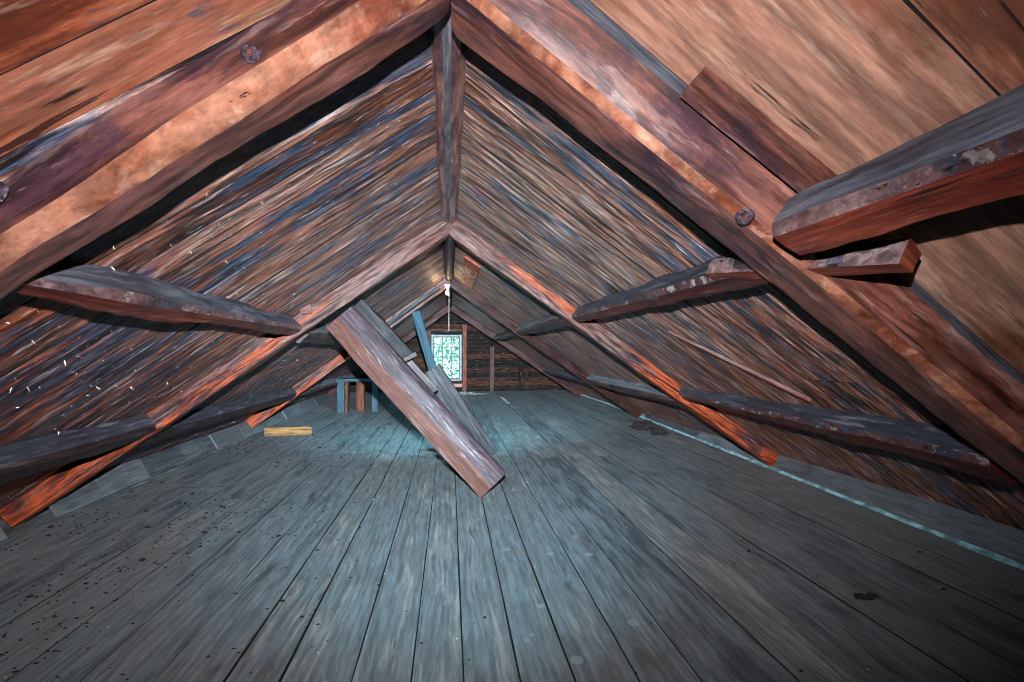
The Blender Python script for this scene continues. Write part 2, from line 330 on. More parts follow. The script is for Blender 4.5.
def rect(b0, b1, n0, n1, m=(0, 0, 0, 0), ch=0.006):
    return [(b0 + ch, n0, m[0]), (b1 - ch, n0, m[1]), (b1, n0 + ch, m[1]), (b1, n1 - ch, m[1]), (b1 - ch, n1, m[2]), (b0 + ch, n1, m[2]), (b0, n1 - ch, m[3]), (b0, n0 + ch, m[3])]

# ------------------------------------------------------------------ roof geometry
RZ, WL, WR, DK = 2.55, 3.4, 3.8, 0.17          # inner ridge height, eave half widths, deck offset
NL = V((-RZ, 0, WL)).normalized(); NR = V((RZ, 0, WR)).normalized()
def LP(x, y, o=0.0):       # point on the left inner plane at distance x from the ridge line
    return V((-x, y, RZ - x * RZ / WL)) + NL * o
def RP(x, y, o=0.0):
    return V((x, y, RZ - x * RZ / WR)) + NR * o

def board(mb, A, B, wdir, width, n, thick, seed, mi, tone_r, highs=(0, 1), side_mi=None, edge=0.004, step=0.25, cup=0.0, lift=0.0):
    """thin board from A to B (centre lines of one edge), widening along wdir; the visible face is on the -n side."""
    A, B = V(A), V(B); a = (B - A); L = a.length; a.normalize()
    ns = max(2, int(L / step)); base = len(mb.v); so = seed * 2.93
    W = 4
    for i in range(ns + 1):
        t = i / ns; u = t * L
        e0 = edge * noise.noise(V((u * 1.7 + so, 1.3, so))) + edge * 0.5 * noise.noise(V((u * 7 + so, 5.3, so)))
        e1 = edge * noise.noise(V((u * 1.7 + so, 8.3, so))) + edge * 0.5 * noise.noise(V((u * 7 + so, 2.3, so)))
        warp_ = 0.003 * noise.noise(V((u * 0.9, so, 4.4)))
        for j in range(W + 1):
            s = j / W; wpos = e0 + (width + e1 - e0) * s
            c = cup * (1 - (2 * s - 1) ** 2) + warp_ + lift
            mb.v.append(A + a * u + V(wdir) * wpos + V(n) * c)
        mb.v.append(A + a * u + V(wdir) * (width + e1) + V(n) * (thick + lift))
        mb.v.append(A + a * u + V(wdir) * e0 + V(n) * (thick + lift))
    P = W + 3
    # orientation: face normal should be -n on the visible side
    fl = a.cross(V(wdir)).dot(V(n)) > 0
    for i in range(ns):
        h = highs[0] + (highs[1] - highs[0]) * (i + 0.5) / ns
        for j in range(P):
            j2 = (j + 1) % P
            q = [base + i * P + j, base + i * P + j2, base + (i + 1) * P + j2, base + (i + 1) * P + j]
            vv = [0, .25, .5, .75, 1, 1.1, -.1]
            v0 = vv[j] * width + so * 1.7; v1 = (vv[j2] * width if j != P - 1 else 0.0) + so * 1.7
            u0, u1 = i / ns * L + so, (i + 1) / ns * L + so
            uv = [(u0, v0), (u0, v1), (u1, v1), (u1, v0)]
            if not fl: q.reverse(); uv.reverse()
            mb.face(q, uv, mi if j < W or side_mi is None else side_mi, (tone_r, h, 0))
    for i in (0, ns):
        q = [base + i * P + j for j in range(P)]
        uv = [(so, so + 0.03 * j) for j in range(P)]
        if (i == 0) == fl: q.reverse(); uv.reverse()
        mb.face(q, uv, mi if side_mi is None else side_mi, (tone_r, 0.5, 0))

YN, YF = -1.9, 16.5
def deck(side):
    rnd = random.Random(11 if side == 'left' else 23)
    mb = MB(); P_ = LP if side == 'left' else RP; n = NL if side == 'left' else NR
    W_ = WL if side == 'left' else WR; sk = -0.11 if side == 'left' else 0.09
    edges = [YN, -1.45, -1.0, -0.55, 0.0, 0.42, 0.82, 1.30] if side == 'left' else [YN, -1.4, -0.9, -0.4, 0.1, 0.80, 1.385, 1.50]
    y = edges[-1]
    far = []
    while y < YF:
        y += rnd.uniform(0.15, 0.27); far.append(y)
    edges = edges + far
    for i in range(len(edges) - 1):
        y0, y1 = edges[i], edges[i + 1]
        near = y1 <= 1.52
        g = 0.004 if near else rnd.uniform(0.004, 0.010)
        mi = 1 if near else 0
        if side == 'right' and 1.38 < y0 < 1.39: mi = 4
        hgt = rnd.uniform(-0.0015, 0.0025)
        if not near and rnd.random() < 0.35:   # this board is made of two lengths
            xs = [-0.05, rnd.uniform(1.2, 3.0), W_ + 0.45]
        else: xs = [-0.05, W_ + 0.45]
        for q in range(len(xs) - 1):
            xa, xb = xs[q] + (0.003 if q else 0), xs[q + 1]
            A = P_(xa, y0 + sk * xa, DK); B = P_(xb, y0 + sk * xb, DK)
            board(mb, A, B, (0, 1, 0), y1 - y0 - g, n, 0.024, rnd.uniform(1, 60), mi, rnd.random(), (1 - xa / W_, 1 - xb / W_), lift=hgt, side_mi=2, edge=0.004 if near else 0.006, step=0.2)  # dark board sides: shade of the gaps put into the colour
    # roofing behind the boards
    a = [P_(-0.1, YN - 0.5, DK + 0.05), P_(W_ + 0.7, YN - 0.5, DK + 0.05), P_(W_ + 0.7, YF + 0.3, DK + 0.05), P_(-0.1, YF + 0.3, DK + 0.05)]
    b0 = len(mb.v); mb.v += a; mb.face([b0, b0 + 1, b0 + 2, b0 + 3], [(0, 0)] * 4, 2)
    # nail points coming through
    for _ in range(1000 if side == 'left' else 160):
        x = rnd.uniform(0.15, W_ - 0.2); yy = rnd.uniform(1.9, 8.5) if rnd.random() < 0.8 else rnd.uniform(8.5, 15)
        c = P_(x, yy, DK); L_ = rnd.uniform(0.008, 0.032)
        d = (-n + V((rnd.uniform(-.9, .9), rnd.uniform(-.9, .9), rnd.uniform(-.9, .9)))).normalized()
        s = d.cross(V((0, 1, 0.3))).normalized() * 0.0022; t = d.cross(s).normalized() * 0.0022
        b0 = len(mb.v); mb.v += [c + s, c - s * 0.5 + t, c - s * 0.5 - t, c + d * L_]
        for f in ((0, 1, 3), (1, 2, 3), (2, 0, 3)): mb.face([b0 + q for q in f], [(0, 0)] * 3, 3)
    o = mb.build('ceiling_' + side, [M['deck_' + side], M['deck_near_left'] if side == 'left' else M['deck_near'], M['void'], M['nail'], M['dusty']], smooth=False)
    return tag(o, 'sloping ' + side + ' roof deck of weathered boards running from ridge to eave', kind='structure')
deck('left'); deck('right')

# ------------------------------------------------------------------ floor
def floor():
    rnd = random.Random(5); mb = MB()
    xs = [-4.1, -3.75, -3.25, -2.72, -2.25, -1.86, -1.55, -1.24, -0.945, -0.71, -0.41, -0.16, 0.06, 0.30, 0.53, 0.80, 1.06, 1.47, 1.80, 2.18, 2.55, 2.95, 3.32, 3.72, 4.15]
    for i in range(len(xs) - 1):
        x0, x1 = xs[i], xs[i + 1]
        g = 0.014 if abs(x0 + 0.945) < .01 else rnd.uniform(0.005, 0.010)
        ys = [YN]
        j1 = 6.65 + rnd.uniform(-0.03, 0.03) if -1.0 <= x0 < 1.0 else rnd.uniform(4.6, 8.8)
        ys += [j1, j1 + rnd.uniform(2.6, 4.4), YF + 0.3]
        for q in range(3):
            sh = 0 if q == 0 else rnd.uniform(-0.05, 0.05)
            A = V((x0 + g / 2, ys[q] + 0.002, 0)); B = V((x0 + g / 2, ys[q + 1] - 0.002, 0))
            board(mb, A, B, (1, 0, 0), x1 - x0 - g, (0, 0, -1), 0.028, rnd.uniform(1, 60), 0, rnd.random(), (0.5, 0.5), lift=rnd.uniform(0.0, 0.003), edge=0.0025, step=0.3, side_mi=1)  # sides and ends dark as well, shade painted into the joints
    b0 = len(mb.v); mb.v += [V((-4.6, YN - .3, -0.06)), V((4.8, YN - .3, -0.06)), V((4.8, YF + .5, -0.06)), V((-4.6, YF + .5, -0.06))]
    mb.face([b0, b0 + 1, b0 + 2, b0 + 3], [(0, 0)] * 4, 1)
    tag(mb.build('floor', [M['floor'], M['void']], smooth=False), 'grey-blue plank attic floor with long boards running to the window', kind='structure')
floor()

# ------------------------------------------------------------------ end walls
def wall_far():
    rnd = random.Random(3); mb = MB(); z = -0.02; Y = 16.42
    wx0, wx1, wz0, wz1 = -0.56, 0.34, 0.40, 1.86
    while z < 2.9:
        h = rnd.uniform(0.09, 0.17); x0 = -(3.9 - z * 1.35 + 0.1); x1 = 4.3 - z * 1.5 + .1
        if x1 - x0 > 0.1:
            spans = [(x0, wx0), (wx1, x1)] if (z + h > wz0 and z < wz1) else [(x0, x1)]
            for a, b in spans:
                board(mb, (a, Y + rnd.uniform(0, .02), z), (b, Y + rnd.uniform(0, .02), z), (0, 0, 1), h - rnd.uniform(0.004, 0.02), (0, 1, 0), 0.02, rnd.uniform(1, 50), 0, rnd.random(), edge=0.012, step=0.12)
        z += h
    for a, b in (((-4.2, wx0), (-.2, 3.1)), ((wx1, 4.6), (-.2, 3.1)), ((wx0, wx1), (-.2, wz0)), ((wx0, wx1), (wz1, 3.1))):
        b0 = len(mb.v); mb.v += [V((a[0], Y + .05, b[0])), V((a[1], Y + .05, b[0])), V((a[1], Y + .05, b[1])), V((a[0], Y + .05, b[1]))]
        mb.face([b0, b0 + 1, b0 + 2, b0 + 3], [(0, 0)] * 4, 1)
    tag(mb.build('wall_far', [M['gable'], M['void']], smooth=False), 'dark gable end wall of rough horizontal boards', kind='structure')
    mb = MB(); z = -0.02
    while z < 2.9:
        board(mb, (-4.2, YN, z), (4.6, YN, z), (0, 0, 1), 0.195, (0, -1, 0), 0.02, rnd.uniform(1, 50), 0, rnd.random()); z += 0.2
    tag(mb.build('wall_near', [M['gable']], smooth=False), 'gable end wall of horizontal boards behind the viewer', kind='structure')
wall_far()

def window():
    Y = 16.40; x0, x1, z0, z1 = -0.56, 0.34, 0.40, 1.86
    r = empty('window_1', ((x0 + x1) / 2, Y, z0)); tag(r, 'small double hung window with twelve panes in the gable end', kind='structure')
    def part(n_, boxes, mat, par=None):
        mb = MB()
        for i, b in enumerate(boxes): box(mb, *b[:6], along=b[6] if len(b) > 6 else 'z', seed=i)
        o = mb.build(n_, mat, smooth=False, loc=r.location); o.parent = par or r
        o.location = (0, 0, 0); return o
    part('window_casing', [(x0 - .06, x0, Y - .03, Y + .06, z0 - .03, z1 + .06), (x1, x1 + .05, Y - .03, Y + .06, z0 - .03, z1 + .06), (x0, x1, Y - .03, Y + .06, z1, z1 + .05, 'x'), (x0, x1, Y - .04, Y + .06, z0 - .04, z0, 'x')], M['casing'])
    zm = (z0 + z1) / 2 + 0.03
    for a, b, yy in ((z0, zm + .02, Y + 0.0), (zm - .02, z1, Y + 0.035)):
        bs = [(x0, x0 + .04, yy, yy + .03, a, b), (x1 - .04, x1, yy, yy + .03, a, b), (x0, x1, yy, yy + .03, a, a + .045, 'x'), (x0, x1, yy, yy + .03, b - .04, b, 'x')]
        for f in (1 / 3, 2 / 3): bs.append((x0 + (x1 - x0) * f - .021, x0 + (x1 - x0) * f + .021, yy, yy + .025, a, b))
        bs.append((x0, x1, yy, yy + .025, (a + b) / 2 - .021, (a + b) / 2 + .021, 'x'))
        s = part('window_sash', bs, M['sash'])
        part('pane', [(x0 + .03, x1 - .03, yy + .012, yy + .015, a + .03, b - .03)], M['glass'], s)
window()

# ------------------------------------------------------------------ rafters
def rafter(side, y0, k, wd, dp, mat, label, seed, amp=0.008, end=None, low=0.012, ch=0.0, chmat=0, mats=None, group=None, foot=None, prof=None):
    P_ = LP if side == 'left' else RP; n = NL if side == 'left' else NR; W_ = WL if side == 'left' else WR
    xe = foot if foot else W_ + 0.0
    A = P_(-0.14, y0 - k * 0.14); B = P_(xe, y0 + k * xe)
    mb = MB()
    # b axis = -Y (towards the viewer) ; section from the far bottom arris
    if prof: pass
    else: prof = rect(0, wd, 0, dp)
    beam(mb, A, B, prof, n, (0, -1, 0), step=0.05, amp=amp, seed=seed, sub=3, low=low, tone=lambda t: (0.5, 1 - t, 0))
    for p in mb.v: p.x = min(p.x, -0.001) if side == 'left' else max(p.x, 0.001)
    o = mb.build('rafter', mats or [mat], loc=P_(0.0, y0))
    return tag(o, label, 'rafter', group)
r1l = rafter('left', 1.645, 0.02, 0.22, 0.165, None, 'nearest left rafter, reddish brown with a pale orange chamfered edge', 1, prof=[(0, 0, 0), (.145, 0, 1), (.225, .05, 0), (.20, .17, 0), (0, .17, 0)], mats=[M['rafter'], M['arris']], amp=0.012, low=0.03)
r1r = rafter('right', 1.72, 0.075, 0.26, 0.165, None, 'nearest right rafter, wide red-brown beam with a thin orange edge', 2, prof=[(0, 0, 0), (.20, 0, 1), (.235, .025, 0), (.27, .17, 0), (0, .17, 0)], mats=[M['rafter'], M['arris']], amp=0.009, low=0.012)
rafter('left', 4.88, -0.155, 0.12, 0.165, M['rafter_mid'], 'second left rafter, rust orange toward its foot, behind the leaning plank', 3, amp=0.008)
rafter('right', 4.95, 0.115, 0.12, 0.165, M['rafter_mid'], 'second right rafter, rust red, meeting the eave board with a dark foot', 4, amp=0.008)
rafter('left', 8.75, -0.02, 0.13, 0.165, M['rafter_mid'], 'third left rafter, orange-brown, its foot beside the ochre board on the floor', 5)
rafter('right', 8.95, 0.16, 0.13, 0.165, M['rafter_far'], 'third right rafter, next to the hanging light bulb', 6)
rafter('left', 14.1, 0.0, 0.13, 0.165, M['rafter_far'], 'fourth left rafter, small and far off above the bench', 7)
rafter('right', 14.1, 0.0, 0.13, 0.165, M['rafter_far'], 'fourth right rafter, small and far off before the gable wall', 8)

# ------------------------------------------------------------------ purlins
def purlin(side, x, y0, y1, wd, dp, label, seed, taper=None, bow=None, mats=None, x2=None, o=None, group=None, amp=0.012, top=0.45, name='purlin', low=0.012):
    """squared from a log: dusty up-slope side (material 0), rough waney edge (1), red inner and lower sides (2)."""
    P_ = LP if side == 'left' else RP; n = NL if side == 'left' else NR
    x2 = x if x2 is None else x2
    oc = (DK + 0.0) - dp if o is None else o
    A = P_(x, y0, oc); B = P_(x2, y1, oc)
    up = (P_(0, 0) - P_(1, 0)).normalized()
    e = min(wd, dp) * 0.22
    prof = [(-wd / 2 + e * .5, 0, 2), (wd / 2 - e, 0, 1), (wd / 2, e, 0), (wd / 2, dp, 2), (-wd / 2, dp, 2), (-wd / 2, e * .5, 2)]
    mb = MB(); beam(mb, A, B, prof, n, up, step=0.05, amp=amp, seed=seed, sub=3, taper=taper, bow=bow, low=low)
    ob = mb.build(name, mats or [M['dusty'], M['waney'], M['purlin']], loc=A)
    return tag(ob, label, 'purlin', group)
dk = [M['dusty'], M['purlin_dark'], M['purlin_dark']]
purlin('left', 1.32, 1.64, 4.80, 0.135, 0.15, 'upper left purlin with blue-grey top and rust red underside, between first and second rafters', 11, taper=lambda t: min(1.0, 0.45 + t * 3.6) * (1.12 - 0.4 * t), x2=1.35)
purlin('left', 2.54, 1.6, 4.62, 0.17, 0.16, 'lower left purlin, dark round-edged log ending on the rust orange rafter', 12, mats=dk, x2=2.48)
purlin('left', 1.40, 4.9, 8.7, 0.15, 0.16, 'upper left purlin of the second bay, mostly behind the leaning plank', 13, mats=dk)
purlin('left', 2.62, 4.6, 8.75, 0.16, 0.16, 'lower left purlin of the second bay, dark log above the pale eave boards', 14, mats=dk)
purlin('left', 2.65, 8.8, 14.0, 0.14, 0.15, 'lower left purlin of the farthest bay, dim behind the third rafter', 15, mats=dk)
purlin('right', 1.15, -0.6, 1.50, 0.16, 0.145, 'thick near purlin at upper right with waney edge and red underside', 16, amp=0.012, o=-0.025)
purlin('right', 1.28, 1.6, 4.88, 0.13, 0.15, 'upper right purlin, hewn pole with grey flaked top between first and second rafters', 17, amp=0.014, taper=lambda t: 1.0 - 0.12 * t)
purlin('right', 1.28, 5.1, 9.2, 0.15, 0.16, 'upper right purlin of the second bay, short dark pole behind the second rafter', 18, mats=dk)
purlin('right', 2.62, 2.0, 5.12, 0.19, 0.15, 'lower right purlin, long bowed timber with dusty top and red lower edge', 19, x2=2.56, taper=lambda t: 1.05 - 0.35 * t)
purlin('right', 2.70, 5.4, 9.3, 0.15, 0.15, 'lower right purlin of the second bay, dark pole near the floor', 20, mats=dk)
purlin('right', 1.30, 9.2, 14.0, 0.13, 0.15, 'upper right purlin of the farthest bay near the bulb', 21, mats=dk)
purlin('right', 2.75, 9.5, 14.0, 0.14, 0.15, 'lower right purlin of the farthest bay, dim by the gable wall', 22, mats=dk)

# short key timber through the near right rafter
mb = MB(); up = (RP(0, 0) - RP(1, 0)).normalized()
beam(mb, RP(1.37, 1.30, 0.03), RP(1.22, 2.16, 0.03), [(-.035, 0, 0), (.03, -.01, 1), (.04, .07, 0), (-.03, .07, 0)], NR, up, step=0.03, amp=0.005, seed=31)
tag(mb.build('wooden_key', [M['purlin'], M['waney']], loc=RP(1.40, 1.55, 0.03)), 'short split red timber poking through the nearest right rafter', 'beam')

# ridge pieces between the rafter pairs
def ridge(y0, y1, z0, z1, wd, label, seed, mats):
    mb = MB(); h = wd / 2
    prof = [(-h, .07, 0), (-h * .55, .0, 0), (-h * .2, -.012, 1), (h * .15, -.012, 0), (h * .6, 0, 0), (h, .06, 0), (h * .6, .14, 0), (-h * .6, .14, 0)]
    beam(mb, (-0.012, y0, z0), (-0.02, y1, z1), prof, (0, 0, 1), (1, 0, 0), step=0.04, amp=0.008, seed=seed, sub=2, low=0.008)
    tag(mb.build('ridge_beam', mats, loc=(-0.015, y0, z0)), label, 'beam')
ridge(1.5, 4.82, 2.655, 2.67, 0.185, 'near ridge beam with a blue-grey strip down its brown underside', 41, [M['rafter'], M['dusty']])
ridge(5.0, 8.75, 2.60, 2.64, 0.16, 'dark round ridge log in the second bay, before the light bulb', 42, [M['purlin_dark'], M['purlin_dark']])
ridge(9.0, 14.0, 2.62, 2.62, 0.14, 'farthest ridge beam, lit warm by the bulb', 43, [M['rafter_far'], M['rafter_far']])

# nailed cover board on the near right deck
mb = MB()
board(mb, RP(0.66, 1.325, DK - 0.028), RP(1.165, 1.345, DK - 0.028), (0, 1, 0), 0.14, NR, 0.022, 3.3, 0, 0.4, edge=0.003, step=0.05)
tag(mb.build('cover_board', [M['rafter']], smooth=False, loc=RP(0.80, 1.37, DK)), 'short red-brown board nailed to the roof deck beside the near right rafter', 'board')

# split lath on the right slope
mb = MB()
beam(mb, RP(1.68, 3.72, DK - 0.03), RP(2.44, 3.1, DK - 0.02), [(-.016, 0, 0), (.004, 0, 1), (.008, .006, 0), (.014, .03, 0), (-.014, .03, 0)], NR, None, step=0.04, amp=0.004, seed=51, taper=lambda t: 0.6 + 0.9 * t)
tag(mb.build('split_lath', [M['purlin_dark'], M['purlin']], loc=RP(1.68, 3.72, DK)), 'thin dark lath with a red split edge lying along the right roof slope', 'lath')

# reddish patch board by the ridge, running along it
c = RP(0.10, 6.2, DK - 0.03); dn = (RP(1, 0) - RP(0, 0)).normalized()
mb = MB(); board(mb, c, RP(0.10, 8.3, DK - .03), dn, 0.24, NR, 0.022, 9.1, 0, .5, edge=.006, step=.06)
pb = mb.build('patch_board', [M['patch']], smooth=False, loc=c)
tag(pb, 'small rust orange board with pale flaking marks under the ridge near the bulb', 'board')

# knots and peg on the rafters
def disc(name, c, n, r, mat, par, core=None, th=0.01):
    bm = bmesh.new(); bmesh.ops.create_cone(bm, cap_ends=True, segments=20, radius1=r * 1.05, radius2=r * .85, depth=th)
    rot = V(n).to_track_quat('Z', 'Y').to_matrix().to_4x4()
    for v in bm.verts: v.co.x *= 1.0 + .1 * math.sin(v.co.y * 90)
    bmesh.ops.transform(bm, matrix=rot, verts=bm.verts)
    me = bpy.data.meshes.new(name); bm.to_mesh(me); bm.free(); me.materials.append(mat)
    o = bpy.data.objects.new(name, me); col.objects.link(o); o.parent = par; o.location = V(c) - par.location; return o
for par, c, n_, r_ in ((r1l, (-0.56, 1.418, 2.235), (0, -1, 0), 0.026), (r1l, (-1.20, 1.43, 1.82), (0, -1, 0), 0.03), (r1r, (1.03, 1.565, 1.868), -NR * .7 + V((0, -.7, 0)), 0.03)):
    kb = disc('knot', c, n_, r_, M['knot'], par, th=0.006)
    kc = disc('knot_core', V(c) + V(n_).normalized() * 0.006, n_, r_ * .32, M['knotcore'], par, th=0.008)
    kc.parent = kb; kc.location = V(n_).normalized() * 0.003
# ------------------------------------------------------------------ eave boards and pale strips
def eaves():
    rnd = random.Random(9)
    mb = MB()     # right: leaning board, split at the rafters
    for y0, y1 in ((-1.8, 1.72), (2.05, 5.30), (5.50, 7.2), (7.22, 9.40), (9.62, 13.9), (14.2, 16.4)):
        x = lambda y: 3.50 + 0.045 * min(y, 12) + 0.04
        a, b = V((x(y0) + .02, y0, 0.0)), V((x(y1) + .02, y1, 0.0))
        board(mb, a, b, V((0.42, 0, 0.9)).normalized(), 0.22, V((.9, 0, -.42)).normalized(), 0.03, rnd.uniform(1, 40), 0, rnd.random(), edge=.006, step=.15)
    tag(mb.build('baseboard_right', [M['eave']], smooth=False), 'grey eave board leaning along the right floor edge', kind='structure')
    mb = MB()
    segs = [-1.8, 0.4, 2.2, 4.05, 4.50, 5.05, 5.75, 6.5, 7.3, 8.2, 9.2, 10.2, 11.4, 12.6, 14, 15.2, 16.4]
    for y0, y1 in zip(segs[:-1], segs[1:]):
        if y0 == 4.05: continue
        s = rnd.uniform(-.02, .02)
        a, b = V((-3.26 + s, y0 + .012, 0)), V((-3.26 + s, y1, 0))
        board(mb, a, b, V((-0.5, 0, 0.86)).normalized(), 0.24, V((-.86, 0, -.5)).normalized(), 0.03, rnd.uniform(1, 40), 0, rnd.random(), edge=.006, step=.15)
    tag(mb.build('baseboard_left', [M['eave']], smooth=False), 'row of short grey eave boards along the left floor edge', kind='structure')
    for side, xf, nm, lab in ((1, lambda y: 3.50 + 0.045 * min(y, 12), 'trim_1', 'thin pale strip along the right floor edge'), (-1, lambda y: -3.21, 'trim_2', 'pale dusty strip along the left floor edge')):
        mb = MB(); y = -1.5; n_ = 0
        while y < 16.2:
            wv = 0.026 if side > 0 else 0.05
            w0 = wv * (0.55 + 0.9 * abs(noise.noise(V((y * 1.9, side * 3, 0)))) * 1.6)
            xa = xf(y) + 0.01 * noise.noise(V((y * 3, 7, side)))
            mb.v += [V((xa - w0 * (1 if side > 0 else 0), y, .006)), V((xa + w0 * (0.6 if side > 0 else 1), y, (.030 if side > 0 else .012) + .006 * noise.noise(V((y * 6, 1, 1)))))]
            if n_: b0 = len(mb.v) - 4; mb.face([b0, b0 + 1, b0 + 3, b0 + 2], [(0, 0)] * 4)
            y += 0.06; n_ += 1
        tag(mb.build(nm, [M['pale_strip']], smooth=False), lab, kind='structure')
eaves()

# ------------------------------------------------------------------ leaning plank and the pieces behind it
def slab(name, p0, p1, width, thick, wdir_hint, mats, label, cat, seed, amp=0.004, taper=None, prof=None, step=0.05, low=0.004, bow=None, group=None):
    p0, p1 = V(p0), V(p1)
    mb = MB(); pr = prof or rect(-width / 2, width / 2, -thick / 2, thick / 2)
    beam(mb, p0, p1, pr, wdir_hint, None, step=step, amp=amp, seed=seed, taper=taper, sub=3, low=low, bow=bow)
    return tag(mb.build(name, mats, loc=p0), label, cat, group)
# main plank: front face split into a smooth lower half and a worn upper half
A = V((0.405, 4.52, 0.135)); B = V((-1.03, 4.72, 1.71))
ax = (B - A).normalized(); wd = V((ax.z, 0, -ax.x)).normalized()
front = wd.cross(ax).normalized()
if front.y > 0: front = -front
mb = MB(); th = 0.11; hw = 0.16
pr = [(-hw, th / 2, 1), (-hw, -th / 2, 0), (-hw * .05, -th / 2 - .006, 1), (hw * .75, -th / 2 + .01, 1), (hw, -th / 2 + .04, 1), (hw, th / 2, 1)]
beam(mb, A, B, pr, -front, wd, step=0.035, amp=0.005, seed=61, sub=3, low=0.006)
tag(mb.build('leaning_plank', [M['plank'], M['plank_worn']], loc=A), 'big pinkish brown plank slanting from the second left rafter down to the floor', 'plank')

# ------------------------------------------------------------------ bulb
def lathe(mb, prof, c, seg=20, mi=0):
    base = len(mb.v)
    for r, z in prof:
        for i in range(seg):
            a = 2 * math.pi * i / seg; mb.v.append(V(c) + V((r * math.cos(a), r * math.sin(a), z)))
    for k_ in range(len(prof) - 1):
        for i in range(seg):
            j = (i + 1) % seg
            mb.face([base + k_ * seg + i, base + k_ * seg + j, base + (k_ + 1) * seg + j, base + (k_ + 1) * seg + i], [(0, 0)] * 4, mi)

root = empty('light_bulb', (-0.05, 8.57, 2.53)); tag(root, 'small lit bare bulb hanging at the third rafter peak with a pull string', 'light bulb')
mb = MB(); lathe(mb, [(0.0, 0.0), (.045, 0.0), (.05, -.015), (.03, -.03), (.022, -.06), (.0, -.062)], (0, 0, 0)); mb.build('socket', [M['porcelain']], parent=root)
mb = MB(); lathe(mb, [(.013, -.06), (.016, -.075), (.030, -.10), (.034, -.12), (.028, -.142), (.012, -.156), (0.0, -.158)], (0, 0, 0)); mb.build('bulb', [M['bulbglow']], parent=root)
mb = MB(); beam(mb, (.03, 0, -.03), (.03, 0, -.80), [(-.004, -.004, 0), (.004, -.004, 0), (.004, .004, 0), (-.004, .004, 0)], (0, 1, 0), seed=2, amp=0.002, sub=1, step=.1, low=.004); mb.build('pull_string', [M['string']], parent=root)
mb = MB(); beam(mb, (-.05, 0, .02), (.05, 0, .02), rect(-.015, .015, -.015, .015), (0, 1, 0), seed=3, amp=.001, sub=1); mb.build('mounting_strip', [M['porcelain']], parent=root)
bl = bpy.data.lights.new('bulb_light', 'POINT'); blo = bpy.data.objects.new('bulb_light', bl); col.objects.link(blo)
blo.location = (-0.05, 8.55, 2.40); bl.energy = 15; bl.color = (1.0, 0.62, 0.34); bl.shadow_soft_size = 0.03

# ------------------------------------------------------------------ timbers behind the plank
slab('worn_board', (0.47, 6.08, 0.05), (-0.25, 6.10, 1.15), 0.30, 0.05, (0, 1, 0), [M['grey']], 'worn grey board behind the leaning plank, its foot on the floor', 'board', 71, amp=.01, low=.012)
slab('hewn_timber', (-0.48, 5.14, 1.28), (-0.98, 5.02, 1.83), 0.26, 0.14, (0, 1, 0), [M['grey']], 'short grey hewn timber behind the top of the leaning plank', 'beam', 72, amp=.02, low=.03)
slab('timber_block', (-0.20, 5.32, 0.92), (-0.52, 5.28, 1.28), 0.20, 0.12, (0, 1, 0), [M['purlin_dark']], 'rough purple-grey timber block behind the middle of the leaning plank', 'beam', 73, amp=.02, low=.02)
slab('bark_stub', (-0.46, 5.0, 1.30), (-0.34, 5.0, 1.36), 0.05, 0.06, (0, 1, 0), [M['purlin_dark']], 'small dark stub sticking out beside the grey hewn timber', 'stub', 74, amp=.01)
slab('bark_lump', (-1.0, 4.98, 1.78), (-0.86, 5.02, 1.76), 0.10, 0.08, (0, 1, 0), [M['teal']], 'small pale blue lump at the top of the leaning plank', 'stub', 75, amp=.02)
slab('blue_board', (0.08, 7.05, 0.02), (-0.49, 7.0, 1.95), 0.125, 0.03, (0, 1, 0.3), [M['teal']], 'narrow blue-grey board leaning upright left of the window', 'board', 76, amp=.003)
slab('pale_pole', LP(1.15, 8.3, .06), LP(0.16, 8.3, .06), 0.07, 0.06, (0, 1, 0), [M['grey']], 'pale straight lath just above the third left rafter', 'lath', 77, amp=.004)
slab('blue_block', (-0.10, 6.4, 0.72), (-0.24, 6.4, 0.98), 0.22, 0.05, (0, 1, 0), [M['teal']], 'tapered blue-grey offcut at the foot of the upright blue board', 'board', 78, amp=.008, taper=lambda t: 0.4 + 0.6 * t)

# ------------------------------------------------------------------ bench, ochre board
root = empty('bench', (-2.1, 11.2, 0)); tag(root, 'low bench with blue-grey top and mixed legs by the left eave', 'bench')
def bpart(name, b, mat, along='z', sd=1):
    mb = MB(); box(mb, *b, along=along, seed=sd); o = mb.build(name, [mat], smooth=False, loc=root.location); o.parent = root; o.location = (0, 0, 0); return o
bpart('bench_top', (-2.53, -1.6, 11.15, 11.45, 0.69, 0.75), M['teal'], 'x')
bpart('leg', (-2.50, -2.35, 11.18, 11.23, 0.0, 0.69), M['teal']); bpart('leg', (-2.34, -2.28, 11.2, 11.38, 0.0, 0.69), M['orange'], sd=2)
bpart('leg', (-2.12, -1.95, 11.38, 11.43, 0.0, 0.69), M['orange'], sd=3); bpart('leg', (-1.75, -1.62, 11.2, 11.25, 0.0, 0.69), M['teal'], sd=4)
mb = MB(); box(mb, -3.0, -2.26, 8.30, 8.36, 0.003, 0.135, along='x', seed=5)
tag(mb.build('ochre_board', [M['ochre']], smooth=False, loc=(-2.6, 8.33, 0)), 'short ochre board lying on edge on the floor at left', 'board')

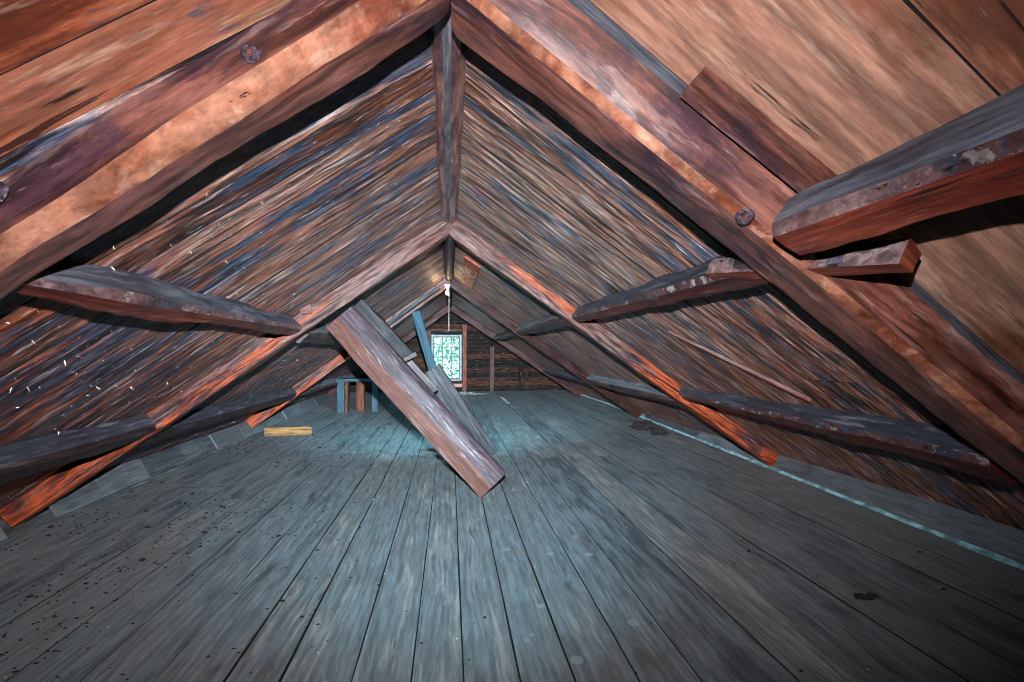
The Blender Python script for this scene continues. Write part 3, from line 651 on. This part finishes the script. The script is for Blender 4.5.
# ------------------------------------------------------------------ gable framing
def stud(x0, x1, z0, z1, label, sd, mat='rafter_far', nm='stud', along='z'):
    mb = MB(); Yg = 16.36
    if along == 'z': beam(mb, ((x0 + x1) / 2, Yg, z0), ((x0 + x1) / 2, Yg, z1), rect(-(x1 - x0) / 2, (x1 - x0) / 2, -.05, .05), (0, 1, 0), (1, 0, 0), seed=sd, amp=.006, sub=2, step=.1)
    else: beam(mb, (x0, Yg - .02, (z0 + z1) / 2), (x1, Yg - .02, (z0 + z1) / 2), rect(-(z1 - z0) / 2, (z1 - z0) / 2, -.04, .04), (0, 1, 0), (0, 0, 1), seed=sd, amp=.006, sub=2, step=.1)
    tag(mb.build(nm, [M[mat]], loc=((x0 + x1) / 2, Yg, z0)), label, 'beam')
stud(-0.78, -0.64, 0.0, 2.05, 'gable stud at the left side of the window', 81, 'orange')
stud(0.42, 0.56, 0.0, 2.25, 'gable stud at the right side of the window', 82, 'orange')
stud(1.35, 1.50, 0.0, 1.50, 'middle stud of the three right of the window on the gable wall', 83)
stud(2.36, 2.50, 0.0, 0.85, 'short stud nearest the right eave on the gable wall', 84, 'gable')
stud(-0.66, 0.44, 2.02, 2.11, 'horizontal rail above the gable window', 85, nm='rail', along='x')
stud(-0.63, 0.41, 0.14, 0.27, 'reddish rail below the gable window', 86, 'rafter_rust', nm='rail', along='x')

# ------------------------------------------------------------------ loose matter
def crumbs(name, n_, area, size, label, seed, zf=lambda x, y: 0.004, mat='debris', cat='debris'):
    rnd = random.Random(seed); mb = MB()
    while n_:
        x, y, dens = area(rnd)
        if rnd.random() > dens: continue
        n_ -= 1
        s = size * rnd.uniform(.35, 1.3) * (2.0 if rnd.random() < .05 else 1); a = rnd.uniform(0, 6.3); el = rnd.uniform(.3, 1)
        z = zf(x, y); b0 = len(mb.v)
        for q in range(5):
            t = a + q * 1.257; r = s * rnd.uniform(.6, 1.2)
            mb.v.append(V((x + math.cos(t) * r, y + math.sin(t) * r * el, z)))
        mb.v.append(V((x, y, z + s * rnd.uniform(.3, .7))))
        for q in range(5): mb.face([b0 + q, b0 + (q + 1) % 5, b0 + 5], [(0, 0)] * 3)
    tag(mb.build(name, [M[mat]], smooth=False), label, cat, kind='stuff')
def left_area(r):
    x = r.uniform(-3.15, -0.6); y = r.uniform(2.0, 9.5); return x, y, max(0.04, noise.noise(V((x * 1.3, y * .8, 3.0))) * 1.6 + (0.35 if x < -1.6 else 0.0))
crumbs('crumbs', 1500, left_area, 0.011, 'dark crumbs and grit scattered over the left side of the floor', 1)
def all_area(r):
    x = r.uniform(-3.0, 3.4); y = r.uniform(1.6, 13); return x, y, 0.5
crumbs('crumbs', 420, all_area, 0.010, 'dark specks of grit scattered across the middle and right floor', 2)
crumbs('paint_chips', 130, all_area, 0.007, 'tiny white chips scattered across the floor', 3, mat='pale_strip')
def hp(r):
    a, q = r.uniform(0, 6.3), r.random() ** .7; return 3.42 + math.cos(a) * q * .22, 8.0 + math.sin(a) * q * .6, 1
crumbs('debris_heap', 260, hp, 0.05, 'heap of dark debris at the right floor edge beyond the second rafter', 4, zf=lambda x, y: max(0.004, .16 * (1 - math.hypot((x - 3.42) / .25, (y - 8) / .65))))
def bp_(r):
    a, q = r.uniform(0, 6.3), r.random(); return 2.34 + math.cos(a) * q * .07, 2.47 + math.sin(a) * q * .035, 1
crumbs('dark_smear', 60, bp_, 0.02, 'dark patch of grit on the near right floorboards', 6)

# ------------------------------------------------------------------ trees outside the window
def tree(x, y, seed, label, r=2.6):
    rnd = random.Random(seed); root = empty('tree', (x, y, -5)); tag(root, label, 'tree', 'trees outside the window')
    mb = MB(); beam(mb, (0, 0, 0), (0.2, 0, 5.5), rect(-.16, .16, -.16, .16, ch=.05), (0, 1, 0), seed=seed, amp=.03, sub=2, step=.3, taper=lambda t: 1 - .6 * t); mb.build('trunk', [M['bark']], parent=root)
    mb = MB()
    for cl in range(22):
        c = V((rnd.gauss(0, r * .45), rnd.gauss(0, r * .4), 6.0 + rnd.gauss(0, 1.1)))
        for _ in range(34):
            p = c + V((rnd.gauss(0, .26), rnd.gauss(0, .26), rnd.gauss(0, .24))); s = rnd.uniform(.07, .15)
            d = V((rnd.gauss(0, 1), rnd.gauss(0, 1), rnd.gauss(0, 1))).normalized(); e = d.cross(V((rnd.random(), rnd.random(), 1))).normalized()
            b0 = len(mb.v); mb.v += [p, p + d * s + e * s * .4, p + d * s * 2, p + d * s - e * s * .4]
            mb.face([b0, b0 + 1, b0 + 2, b0 + 3], [(0, 0)] * 4)
    mb.build('foliage', [M['leaf']], parent=root, smooth=False)
tree(-1.0, 22.0, 5, 'leafy green tree seen through the left panes of the gable window')
tree(1.2, 31.0, 8, 'leafy green tree seen through the right panes of the gable window')

slab('wooden_block', (-1.345, 4.56, 1.765), (-1.255, 4.58, 1.775), 0.09, 0.10, (0, 1, 0), [M['plank']], 'small square wooden block on the second left rafter above the purlin end', 'block', 79, amp=.006)
